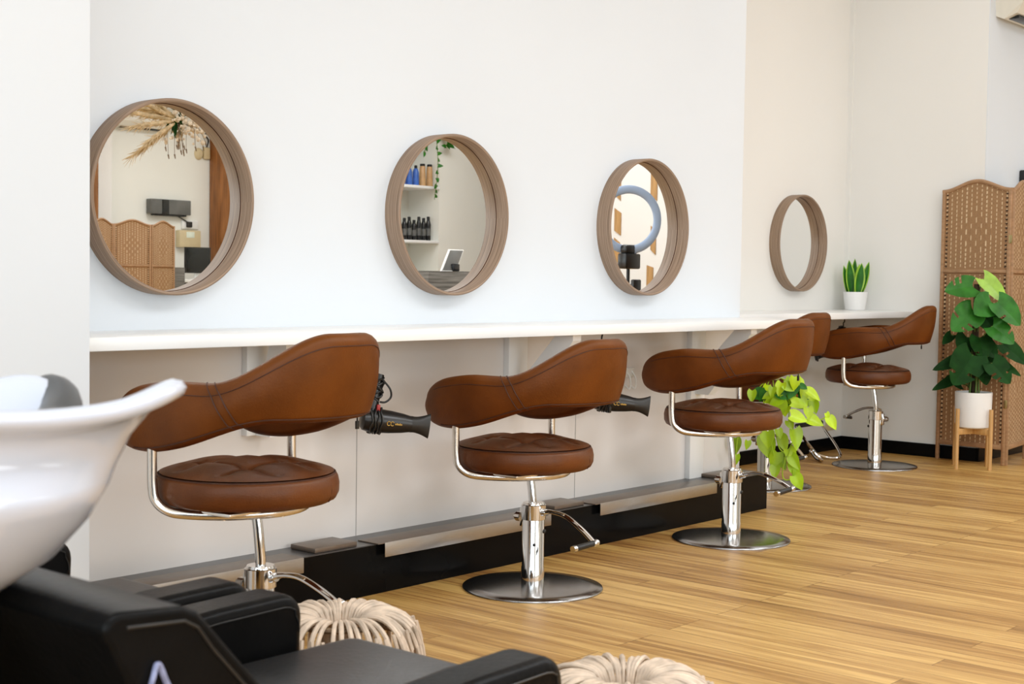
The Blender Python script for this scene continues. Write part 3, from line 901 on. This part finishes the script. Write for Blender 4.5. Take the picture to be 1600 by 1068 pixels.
ac_unit('beige air conditioner at the top right corner of the photo, high on the wall', (8.60, YC - .004, 2.735), 0)
ac_unit('beige air conditioner high on the back wall, seen in the leftmost mirror', (11.5, -8.7, 2.97), PI, .9)
t = thing('wall_speaker', 'dark box on the wall at the far right edge above the screen', 'speaker', (9.09, YC - .004, 1.74))
MB().box((0, -.08, -.12), (.3, 0, .10), .01).build('cabinet', M['blackp'], t)
MB().box((.02, -.085, -.10), (.28, -.078, .08), .004).build('speaker_grille', M['rubber'], t)

# ------------------------------------------------------------------ shampoo units in the foreground
def make_wash(label):
    t = thing('shampoo_unit', label, 'shampoo chair', (0, 0, 0), group='black leather shampoo chairs')
    # local: near arm outer face y=0, far arm outer face y=.635, front of arms x=1.52
    BL = M['blackleather']
    def arm(y0, y1):
        poly = [(.86, .09), (1.50, .09), (1.515, .30), (1.525, .535)]
        for k in range(6):
            a = R(90 * k / 5); poly.append((1.485 + .04 * math.cos(a), .54 + .04 * math.sin(a)))
        poly += [(1.36, .577), (1.16, .565), (.98, .548), (.86, .54)]
        mb = MB(); mb.prism(poly, y0, y1, 1)
        o = mb.build('armrest', BL, t, smooth=30)
        bv = o.modifiers.new('bevel', 'BEVEL'); bv.width = .016; bv.segments = 3; bv.limit_method = 'ANGLE'; bv.angle_limit = R(50)
        st = MB()
        for y in (y0 + .0, y1):
            sgn = -1 if y == y0 else 1
            st.tube([(p[0] - .012 if k < 4 else p[0] - .004, y + sgn * .0006, p[1] - .019) for k, p in enumerate(poly[3:-1])], .0014, 5)
        st.build('stitching', M['rubber'], o)
        return o
    arm(0, .088); arm(.547, .635)
    mb = MB(); mb.box((.86, .092, .30), (1.63, .543, .497), .035, 4); mb.build('seat', M['blackseat_sheen'], t)
    mb = MB(); mb.box((.80, .10, .02), (1.40, .535, .30), .01); mb.build('base', M['blackp'], t)
    # reclined backrest slab
    prof = [(.788, .742), (.794, .754), (.808, .758), (.885, .752), (.903, .744), (.915, .731), (.935, .708), (1.09, .535), (1.17, .44), (1.17, .36), (.98, .36), (.90, .55), (.82, .68)]
    mb = MB(); mb.prism(prof, 0, .635, 1)
    o = mb.build('backrest', BL, t, smooth=40)
    bv = o.modifiers.new('bevel', 'BEVEL'); bv.width = .012; bv.segments = 3; bv.limit_method = 'ANGLE'; bv.angle_limit = R(45)
    st = MB()
    st.tube([(.815, -.0008, .742), (.885, -.0008, .737), (.902, -.0008, .727), (.922, -.0008, .70), (1.075, -.0008, .53)], .0017, 5)
    st.build('stitching', M['rubber'], o)
    tg = MB(); tg.tube(bez([(.838, -.004, .668), (.843, -.006, .688), (.850, -.004, .70), (.862, -.004, .675), (.880, -.004, .645)], 6), .0035, 6, flat=.5)
    g = tg.build('zip_tag', M['tag'], o); g['label'] = 'small pale blue zip tag'
    # basin --------------------------------------------------
    BC = Vector((.712, .255, 0))
    def rim(th):
        d = math.degrees(th); d = (d + 180) % 360 - 180; s = abs(d)
        # superellipse body
        ax = .29 if s < 90 else .30; ay = .215
        r = 1 / ((abs(math.cos(th)) / ax) ** 2.6 + (abs(math.sin(th)) / ay) ** 2.6) ** (1 / 2.6)
        horn = math.exp(-((s - 34) / 13.0) ** 2)
        notch = math.exp(-(s / 20.0) ** 2)
        r = r * (1 + .045 * horn - .30 * notch)
        z = .957 + .016 * horn - .032 * notch - .022 * max(0, math.sin(th)) - .006 * math.exp(-((s - 75) / 25) ** 2)
        return r, z, horn
    lay = [(-.19, -.222, 1), (-.135, -.206, 1), (-.072, -.165, 1), (-.035, -.123, 1), (-.015, -.088, 1), (-.020, -.070, .8), (-.030, -.045, .4), (-.026, -.022, .1),
           (-.012, -.014, 0), (.0, -.009, 0), (.004, 0, 0), (-.001, .0075, 0), (-.011, .010, 0), (-.024, .006, 0), (-.036, -.008, .1), (-.05, -.05, .5), (-.06, -.10, 1), (-.10, -.14, 1), (-.19, -.155, 1)]
    def bf(u, v):
        th = 2 * PI * u
        r, z, horn = rim(th)
        i = v * (len(lay) - 1); k = min(int(i), len(lay) - 2); f = i - k
        q = [lay[k][j] * (1 - f) + lay[k + 1][j] * f for j in range(3)]
        rr = max(.008, r * (1 - q[2]) + .225 * q[2] + q[0]); zz = z * (1 - q[2]) + .955 * q[2] + q[1]
        return BC + Vector((rr * math.cos(th), rr * math.sin(th), zz))
    mb = MB(); nv = len(lay) * 2 - 1
    mb.grid(bf, 96, nv, True)
    mb.f.append(list(range(96))); mb.mi.append(0); mb.f.append([(nv - 1) * 96 + i for i in range(96)]); mb.mi.append(0)
    bs = mb.build('basin', M['ceramic'], t, smooth=75); bs['label'] = 'glossy white ceramic wash basin'
    nr_ = MB()
    pts = []; rr = []
    for k in range(25):
        d = -17 + 50 * k / 24; th = R(d); r, z, hn = rim(th)
        o_ = -.028 + .045 * max(0, d / 33) ** 1.5; pts.append(BC + Vector(((r + o_) * math.cos(th), (r + o_) * math.sin(th), z - .006 - .045 * max(0, -d / 33) - .004 * max(0, d / 33))))
        rr.append((.022 + .005 * d / 33) * math.sqrt(max(.02, 1 - (abs(k - 12) / 12.3) ** 6)))
    nr_.tube(pts, rr, 14)
    n_ = nr_.build('neck_rest', M['gel'], bs)
    MB().box((.50, .16, 0), (.76, .38, .74), .03, 3).build('pedestal', M['blackp'], t)
    mb = MB(); mb.lathe([(.05, .72), (.06, .74), (.075, .765), (.05, .775), (0, .775)], 24, Matrix.Translation((.68, .255, 0))); mb.build('pivot', M['rubber'], t)
    return t
w1 = make_wash('black leather shampoo chair with white basin, nearest the camera at lower left')
w1.location = (0, 1.205, 0)
dup(w1, (0, 1.205 + .678, 0), label='black leather shampoo chair beyond the nearer one, only its arms and seat in view')

# ------------------------------------------------------------------ rattan stools
def make_pouf(label):
    t = thing('rattan_stool', label, 'stool', (0, 0, 0), group='round rattan stools')
    rs = random.Random(5)
    mb = MB(); N = 46
    for k in range(N):
        a = 2 * PI * k / N + rs.uniform(-.025, .025); tw = rs.uniform(-.05, .09)
        pr = [(.040, .29), (.042, .35), (.052, .381), (.076, .392), (.112, .391), (.147, .368), (.168, .32), (.176, .24), (.172, .15), (.155, .07), (.138, .012)]
        j = rs.uniform(-.003, .004)
        pts = []
        for i, (r, z) in enumerate(pr):
            aa = a + tw * i / 10
            pts.append(((r + (j if i > 2 else 0)) * math.cos(aa), (r + (j if i > 2 else 0)) * math.sin(aa), z + j))
        th = rs.uniform(.0048, .0064)
        mb.tube(bez(pts, 3), [th * (.62 if i < 7 else 1) for i in range(31)], 7)
    mb.build('cane_cover', M['cane'], t)
    r2 = MB()
    for (r, z, w) in ((.155, .335, .009), (.163, .24, .008), (.135, .018, .011), (.10, .38, .006), (.036, .30, .007)):
        r2.tube([(r * math.cos(2 * PI * i / 40), r * math.sin(2 * PI * i / 40), z) for i in range(40)], w, 7, closed=True)
    r2.build('hoop', M['cane_dark'], t)
    r3 = MB()
    for k in range(N):
        a = 2 * PI * (k + .5) / N
        r3.tube([(.158 * math.cos(a), .158 * math.sin(a), .372 + .004 * math.sin(k * 3)), (.170 * math.cos(a + .03), .170 * math.sin(a + .03), .335)], .0042, 6)
    r3.build('binding', M['cane'], t)
    return t
p1 = make_pouf('round rattan cane stool in front of the nearer shampoo chair, at the bottom edge')
p1.location = (2.04, 1.478, 0)
dup(p1, (1.995, 2.180, 0), R(31), 'round rattan cane stool beyond the black armrest, close to the black plinth')

# ------------------------------------------------------------------ what the mirrors show: the other side of the salon
# timber posts
def post(x, y, w, label):
    o = MB().box((-w / 2, -w / 2, 0), (w / 2, w / 2, ZC), .006).build('timber_post', M['woodpost']); o.location = (x, y, 0)
    tag(o, label, 'post', 'timber posts by the back wall')
post(12.30, -8.55, .26, 'brown timber post at the right side of the leftmost mirror')
post(10.19, -8.55, .17, 'brown timber post at the left edge of the leftmost mirror')
struct('trim_5', MB().box((10.33, -8.7, 0), (10.56, -8.6, ZC)), M['cream'])
t = thing('wall_heater', 'dark glossy box with black middle band on the far wall in the leftmost mirror', 'heater', (11.15, -8.7, 1.88))
MB().box((0, 0, 0), (.64, .12, .20), .01).build('housing', M['greyglass'], t)
MB().box((.17, .118, .004), (.28, .124, .196), .002).build('band', M['screenoff'], t)
MB().box((.06, .02, -.02), (.58, .10, .0), .004).build('vent', M['blackp'], t)
t = thing('wall_socket', 'white double socket with a black plug on the far wall in the leftmost mirror', 'socket', (11.71, -8.7, 1.70))
MB().box((0, 0, 0), (.27, .03, .12), .008).build('face_plate', M['white_plastic'], t)
pg = MB(); pg.box((.06, .03, .02), (.14, .075, .10), .01); pg.build('plug', M['blackp'], t)
mb = MB(); mb.tube(bez([(.10, .05, .08), (-.02, .04, .14), (-.08, .03, .17), (-.10, .02, .2)], 5), .008, 6); mb.build('cord', M['blackp'], t)
t = thing('meter_box', 'pale yellow meter box below the socket in the leftmost mirror', 'box', (11.62, -8.7, 1.45))
MB().box((0, 0, 0), (.35, .10, .23), .01).build('housing', M['beige'], t)
MB().box((.11, .098, .13), (.24, .104, .21), .001).build('window', M['paper'], t)
o = MB().box((0, 0, 0), (.07, .01, .21), .001).build('notice', M['paper']); o.location = (11.515, -8.7, 1.465)
tag(o, 'small green-white notice beside the yellow meter box in the leftmost mirror', 'notice')
t = thing('door_chime', 'oval beige chime on the far wall, left of a pair in the leftmost mirror', 'chime', (11.99, -8.7, 2.735))
MB().lathe([(0, .06), (.04, .055), (.062, .03), (.066, 0)], 24, Matrix.Rotation(R(-90), 4, 'X') @ Matrix.Diagonal((1, 1.25, 1, 1))).build('cover', M['beige'], t)
t = thing('alarm_sounder', 'square beige sounder with a dark wire, right of a pair in the leftmost mirror', 'alarm', (12.11, -8.7, 2.75))
MB().box((-.05, 0, -.08), (.05, .05, .08), .012).build('cover', M['beige'], t)
mb = MB(); mb.tube(bez([(.0, .03, .08), (.03, .03, .18), (-.02, .03, .25), (.03, .03, .34), (.02, .02, .42)], 6), .01, 6); mb.build('wire', M['blackp'], t)

# back reception desk with monitor
t = thing('reception_desk', 'grey wood reception desk beside the far screen in the leftmost mirror', 'desk', (10.62, -7.72, 0))
MB().box((0, 0, 0), (.42, .03, 1.17), .004).build('front_panel', M['greywood'], t)
MB().box((.42, -.6, 0), (1.3, -.02, .98), .004).build('carcass', M['blackp'], t)
MB().box((.40, -.62, .98), (1.32, 0, 1.02), .004).build('desk_top', M['white_plastic'], t)
t = thing('computer_monitor', 'black computer monitor on the far desk in the leftmost mirror', 'monitor', (11.25, -7.98, 1.02))
MB().box((0, -.02, .08), (.40, .02, .42), .006).build('bezel', M['blackp'], t)
MB().box((.015, .019, .095), (.385, .022, .405), .001).build('screen', M['screenoff'], t)
mb = MB(); mb.box((.17, -.03, .012), (.23, -.015, .12), .003); mb.box((.10, -.08, 0), (.30, .08, .014), .004); mb.build('stand', M['white_plastic'], t)

# dried flower hanging
FC = Vector((6.80, -2.0, 2.30))
t = thing('dried_flower_bunch', 'hanging bunch of pampas plumes and cream dried flowers in the leftmost mirror', 'dried flowers', FC)
mb = MB(); mb.tube([(0, 0, .12), (.02, 0, ZC - FC.z)], .004, 5); mb.build('wire', M['twig'], t)
rs = random.Random(21)
for (dx, dz, dy, w) in [(-.46, .02, .0, .05), (-.50, -.10, .1, .045), (-.42, -.30, .0, .04), (-.36, -.20, .1, .04), (-.40, .09, -.1, .05), (-.46, .13, .05, .05), (-.30, .16, .0, .04), (-.28, -.26, -.1, .03)]:
    pm = MB(); e = Vector((dx, dy, dz)); s0 = e * .18
    pm.tube([s0 * .3, s0, e * .5, e * .8, e * 1.05], [.005, .012, w * .45, w * .32, .003], 8)
    for k in range(90):
        f = rs.uniform(.25, 1); p = e * f
        q = p + e.normalized() * rs.uniform(.05, .11) + Vector((rs.gauss(0, 1), rs.gauss(0, 1), rs.gauss(0, 1) - .5)) * w * .55
        pm.tube([p, (p + q) / 2, q], [.003, .003, .0008], 4, cap=False)
    pm.build('pampas_plume', M['pampas'], t)
fl = MB()
for k in range(130):
    v = Vector((rs.gauss(.06, .09), rs.gauss(0, .08), rs.gauss(-.02, .085))); fl.sphere(v, rs.uniform(.010, .022), 6, 5)
fl.build('blossom', M['blossom'], t)
gr = MB()
for k in range(26):
    a = rs.uniform(0, 6.28); d = Vector((math.cos(a) * .6 - .1, rs.uniform(-.5, .5), math.sin(a)))
    b0 = Vector((-.02, 0, .06)) + d * .04; leaf(gr, b0, b0 + d * rs.uniform(.10, .17), Vector((rs.uniform(-1, 1), 1, rs.uniform(-1, 1))), .035, .2, .1, 'oval')
gr.build('greenery', M['leaf_dark'], t, recalc=False)
tw = MB()
for k in range(16):
    p = Vector((rs.uniform(-.05, .28), rs.uniform(-.1, .1), -.06)); q = p + Vector((rs.uniform(-.04, .08), 0, rs.uniform(-.22, -.08)))
    tw.tube([p * .4, p, q], .0022, 4); tw.tube([q, q + Vector((.008, 0, -.035))], [.007, .004], 5)
tw.build('seed_head', M['twig'], t)

# bottle niche seen in the second mirror
nb = MB()
nb.box((10.82, -3.45, 0), (11.3, -3.0, ZC)).box((9.2, -3.5, 0), (12.75, -3.45, ZC)).box((9.2, -3.45, 0), (9.35, -3.0, ZC)).box((9.35, -3.45, 0), (10.82, -3.0, 1.05)).box((11.3, -3.45, 0), (12.75, -3.0, ZC))
struct('wall_niche', nb, M['cream2'])
def shelf(z, label):
    o = MB().box((9.35, -3.449, -.028), (10.82, -2.99, 0), .002).build('wall_shelf', M['counter']); o.data.transform(Matrix.Translation((-10.1, 3.2, 0))); o.location = (10.1, -3.2, z)
    tag(o, label, 'shelf', 'white shelves in the wall niche')
shelf(2.04, 'upper white niche shelf with blue and tan bottles, in the second mirror')
shelf(1.475, 'lower white niche shelf with black bottles, in the second mirror')
shelf(2.62, 'topmost white niche shelf trailing green vines, in the second mirror')
def bottle(label, loc, body, cap, prof, capz, group):
    t = thing('product_bottle', label, 'bottle', loc, rs.uniform(-.2, .2), group)
    MB().lathe(prof, 16).build('body', body, t)
    r, z0, z1 = capz
    MB().lathe([(r, z0), (r, z1 - .004), (r - .004, z1), (0, z1)], 14).build('cap', cap, t)
    return t
pb = [(0, 0), (.034, 0), (.036, .006), (.034, .14), (.022, .175), (.018, .18), (0, .18)]
xs = [10.36, 10.46, 10.56]
b0 = bottle('blue bottle, leftmost on the upper niche shelf in the second mirror', (xs[0], -3.09, 2.04), M['blue'], M['blackp'], pb, (.017, .18, .212), 'blue bottles on the upper shelf')
dup(b0, (xs[1], -3.09, 2.04), label='blue bottle, middle of the three on the upper niche shelf')
dup(b0, (xs[2], -3.09, 2.04), label='blue bottle beside the tan bottles on the upper niche shelf')
pt = [(0, 0), (.036, 0), (.038, .005), (.030, .20), (.026, .21), (0, .21)]
b1 = bottle('tan bottle next to the blue ones on the upper niche shelf', (10.66, -3.09, 2.04), M['tan'], M['blackp'], pt, (.028, .21, .235), 'tan bottles on the upper shelf')
dup(b1, (10.765, -3.09, 2.04), label='tan bottle at the right end of the upper niche shelf')
pk = [(0, 0), (.025, 0), (.027, .004), (.027, .15), (.020, .175), (.016, .18), (0, .18)]
words = ['leftmost black bottle', 'second black bottle from the left', 'third black bottle from the left', 'fourth black bottle from the left', 'third black bottle from the right', 'second black bottle from the right', 'rightmost black bottle']
bk0 = None
for i, w in enumerate(words):
    loc = (10.33 + i * .071, -3.09, 1.475)
    lab = w + ' on the lower niche shelf in the second mirror'
    if bk0 is None:
        bk0 = bottle(lab, loc, M['blackp'], M['blackp'], pk, (.017, .18, .215), 'black bottles on the lower shelf')
        mb = MB(); mb.lathe([(.0275, .045), (.0275, .11)], 16); mb.build('paper_band', M['greyglass'], bk0)
    else:
        q = dup(bk0, loc, label=lab)
        s = (1, 1.05, 1.12, .98, 1.15, 1.1, 1.18)[i]; q.scale = (1, 1, s)
# vines on the top shelf
t = thing('trailing_ivy', 'green ivy trailing from the topmost niche shelf in the second mirror', 'plant', (10.80, -2.95, 2.62))
org = (10.80, -2.95, 2.62)
MB().lathe([(0, 0), (.06, 0), (.07, .01), (.085, .14), (.08, .145), (0, .13)], 24, Matrix.Translation((10.74, -3.12, 2.62))).build('pot', M['potwhite'], t, org)
iv = MB(); st = MB()
rs = random.Random(8)
for (x0, y0, x1, z1, nl) in [(10.70, -2.94, 10.69, 1.90, 16), (10.80, -2.93, 10.90, 2.45, 16), (10.86, -2.93, 10.82, 2.44, 14), (10.45, -2.97, 10.28, 2.20, 16), (10.55, -2.97, 10.55, 2.35, 10)]:
    pts = bez([(10.74, -3.1, 2.76), ((x0 + 10.74) / 2, y0 - .05, 2.74), (x0, y0, 2.60), ((x0 + x1) / 2 + .02, y0 + .02, (2.6 + z1) / 2), (x1, y0, z1)], 6)
    st.tube(pts, .004, 5)
    for k in range(nl):
        p = pts[8 + int((len(pts) - 9) * k / nl)]; d = Vector((rs.uniform(-1, 1), rs.uniform(-.2, .5), rs.uniform(-1, .2))).normalized()
        leaf(iv, p, p + d * rs.uniform(.04, .075), (rs.uniform(-.3, .3), 1, .3), .045, .2, .1, 'heart')
st.build('vine', M['stem'], t, org); iv.build('foliage', M['leaf'], t, org, recalc=False)
# desk and framed panel in the second mirror
t = thing('side_desk', 'grey wood-grain desk seen at the bottom of the second mirror', 'desk', (9.13, -1.9, 0))
MB().box((0, 0, 0), (.70, .40, 1.145), .006).build('carcass', M['greywood'], t)
MB().box((-.0, .0, 1.145), (.70, .40, 1.15), .001).build('desk_top', M['greyglass'], t)
t = thing('tilted_display', 'tilted grey display panel with white edge on the desk in the second mirror', 'display', (9.41, -1.62, 1.15))
TT = Matrix.Rotation(R(35), 4, 'Y')
MB().box((0, -.01, 0), (.20, .01, .30), .004, T=Matrix(((1, 0, .62, 0), (0, 1, -.25, 0), (0, 0, .68, 0), (0, 0, 0, 1)))).build('frame', M['white_plastic'], t)
MB().box((.012, .0095, .012), (.188, .0125, .288), .001, T=Matrix(((1, 0, .62, 0), (0, 1, -.25, 0), (0, 0, .68, 0), (0, 0, 0, 1)))).build('panel', M['greyglass'], t)
MB().box((.15, -.06, 0), (.24, .02, .07), .01).build('support', M['blackp'], t)

# ring light seen in the third mirror
t = thing('ring_light', 'blue ring light on a black stand, reflected in the third mirror', 'lamp', (7.828, 1.65, 0))
TR = Matrix.Translation((0, 0, 1.504)) @ Matrix.Rotation(R(34), 4, 'Z') @ Matrix.Rotation(R(90), 4, 'X')
rp = [(.205 + .029 * math.cos(2 * PI * k / 16), .016 * math.sin(2 * PI * k / 16)) for k in range(16)]
rp = [(a, b) for a, b in rp]
MB().lathe(rp, 64, TR, closed=True).build('ring', M['ringblue'], t)
mb = MB(); mb.box((-.085, -.03, 1.17), (.085, .045, 1.275), .012); mb.box((-.07, -.025, 1.27), (.07, .035, 1.335), .02); mb.build('control_box', M['blackp'], t)
mb = MB(); mb.cyl((0, 0, .5), (0, 0, 1.18), .012); mb.cyl((0, 0, .45), (0, 0, .8), .017); mb.build('pole', M['blackp'], t)
mb = MB(); mb.box((.0, .02, .98), (.09, .05, 1.10), .01, T=Matrix.Translation((0, 0, 0))); mb.cyl((0, 0, 1.06), (.05, .03, 1.06), .008); mb.build('phone_holder', M['blackp'], t)
for k in range(3):
    a = k * 2 * PI / 3 + .3
    MB().tube([(0, 0, .52), (.16 * math.cos(a), .16 * math.sin(a), .25), (.36 * math.cos(a), .36 * math.sin(a), .009)], .009, 8).build('leg', M['blackp'], t)
# oak strips on the wall behind it
def wstrip(y0, y1, z0, z1, cut, label):
    mb = MB(); c = cut
    mb.prism([(y0, z0 + max(0, c)), (y1, z0), (y1, z1 - abs(c)), (y0, z1)], 11.29, 11.3, 0)
    o = mb.build('wood_strip', M['strip'], None, smooth=0)
    o.data.transform(Matrix.Translation((-11.3, -y0, -z0))); o.location = (11.3, y0, z0)
    tag(o, label, 'wooden strip', 'short oak strips on the end wall')
wstrip(-1.055, -.985, 1.87, 2.17, .06, 'oak wall strip, topmost at the left side of the third mirror')
wstrip(-1.055, -.975, 1.53, 1.80, .05, 'oak wall strip inside the ring light, left side of the third mirror')
wstrip(-1.055, -.985, 1.25, 1.51, .05, 'oak wall strip behind the black ring light holder in the third mirror')
wstrip(-.625, -.55, 1.86, 2.20, .05, 'oak wall strip, topmost at the right side of the third mirror')
wstrip(-.615, -.555, 1.34, 1.62, .05, 'oak wall strip crossing behind the right of the ring light in the third mirror')
wstrip(-.655, -.58, 1.02, 1.24, .02, 'oak wall strip lowest at the right side of the third mirror')

# ------------------------------------------------------------------ light
def area(name, loc, rot, sx, sy, power, col):
    l = bpy.data.lights.new(name, 'AREA'); l.shape = 'RECTANGLE'; l.size = sx; l.size_y = sy; l.energy = power; l.color = col
    o = bpy.data.objects.new(name, l); COL.objects.link(o); o.location = loc; o.rotation_euler = rot
    return o
# shop windows along the left side; added fill light behind the camera
area('window_light_left', (-2.9, -1.5, 1.9), (0, R(-90), 0), 2.6, 7.0, 560, (.80, .92, 1.0))
area('fill_light_back', (2.0, -8.6, 2.0), (R(90), 0, 0), 8.0, 2.6, 560, (.84, .94, 1.0))
# ceiling panels
for x, y, e in ((1.0, .2, 112), (3.6, .3, 138), (6.2, .5, 135), (7.2, 2.9, 26), (9.6, .6, 72)):
    area('ceiling_light', (x, y, ZC - .04), (0, 0, 0), 1.8, 1.2, e, (.90, .955, 1.0))
for x, y in ((8.5, -5.2), (11.0, -6.3), (4, -4), (9.6, -1.2)):
    area('ceiling_light', (x, y, ZC - .04), (0, 0, 0), 1.5, 1.5, 130, (.92, .96, 1.0))

w = bpy.data.worlds.new('world'); sc.world = w; w.use_nodes = True
w.node_tree.nodes['Background'].inputs['Color'].default_value = (.9, .95, 1, 1)
w.node_tree.nodes['Background'].inputs['Strength'].default_value = .3
sc.view_settings.view_transform = 'Standard'
sc.view_settings.use_curve_mapping = True
cm = sc.view_settings.curve_mapping
cm.extend = 'EXTRAPOLATED'
cv = cm.curves[3]
cv.points.new(.03, .0195); cv.points.new(.12, .104); cv.points.new(.4, .405)
cm.update()
sc.view_settings.look = 'None'
sc.view_settings.exposure = -1.10
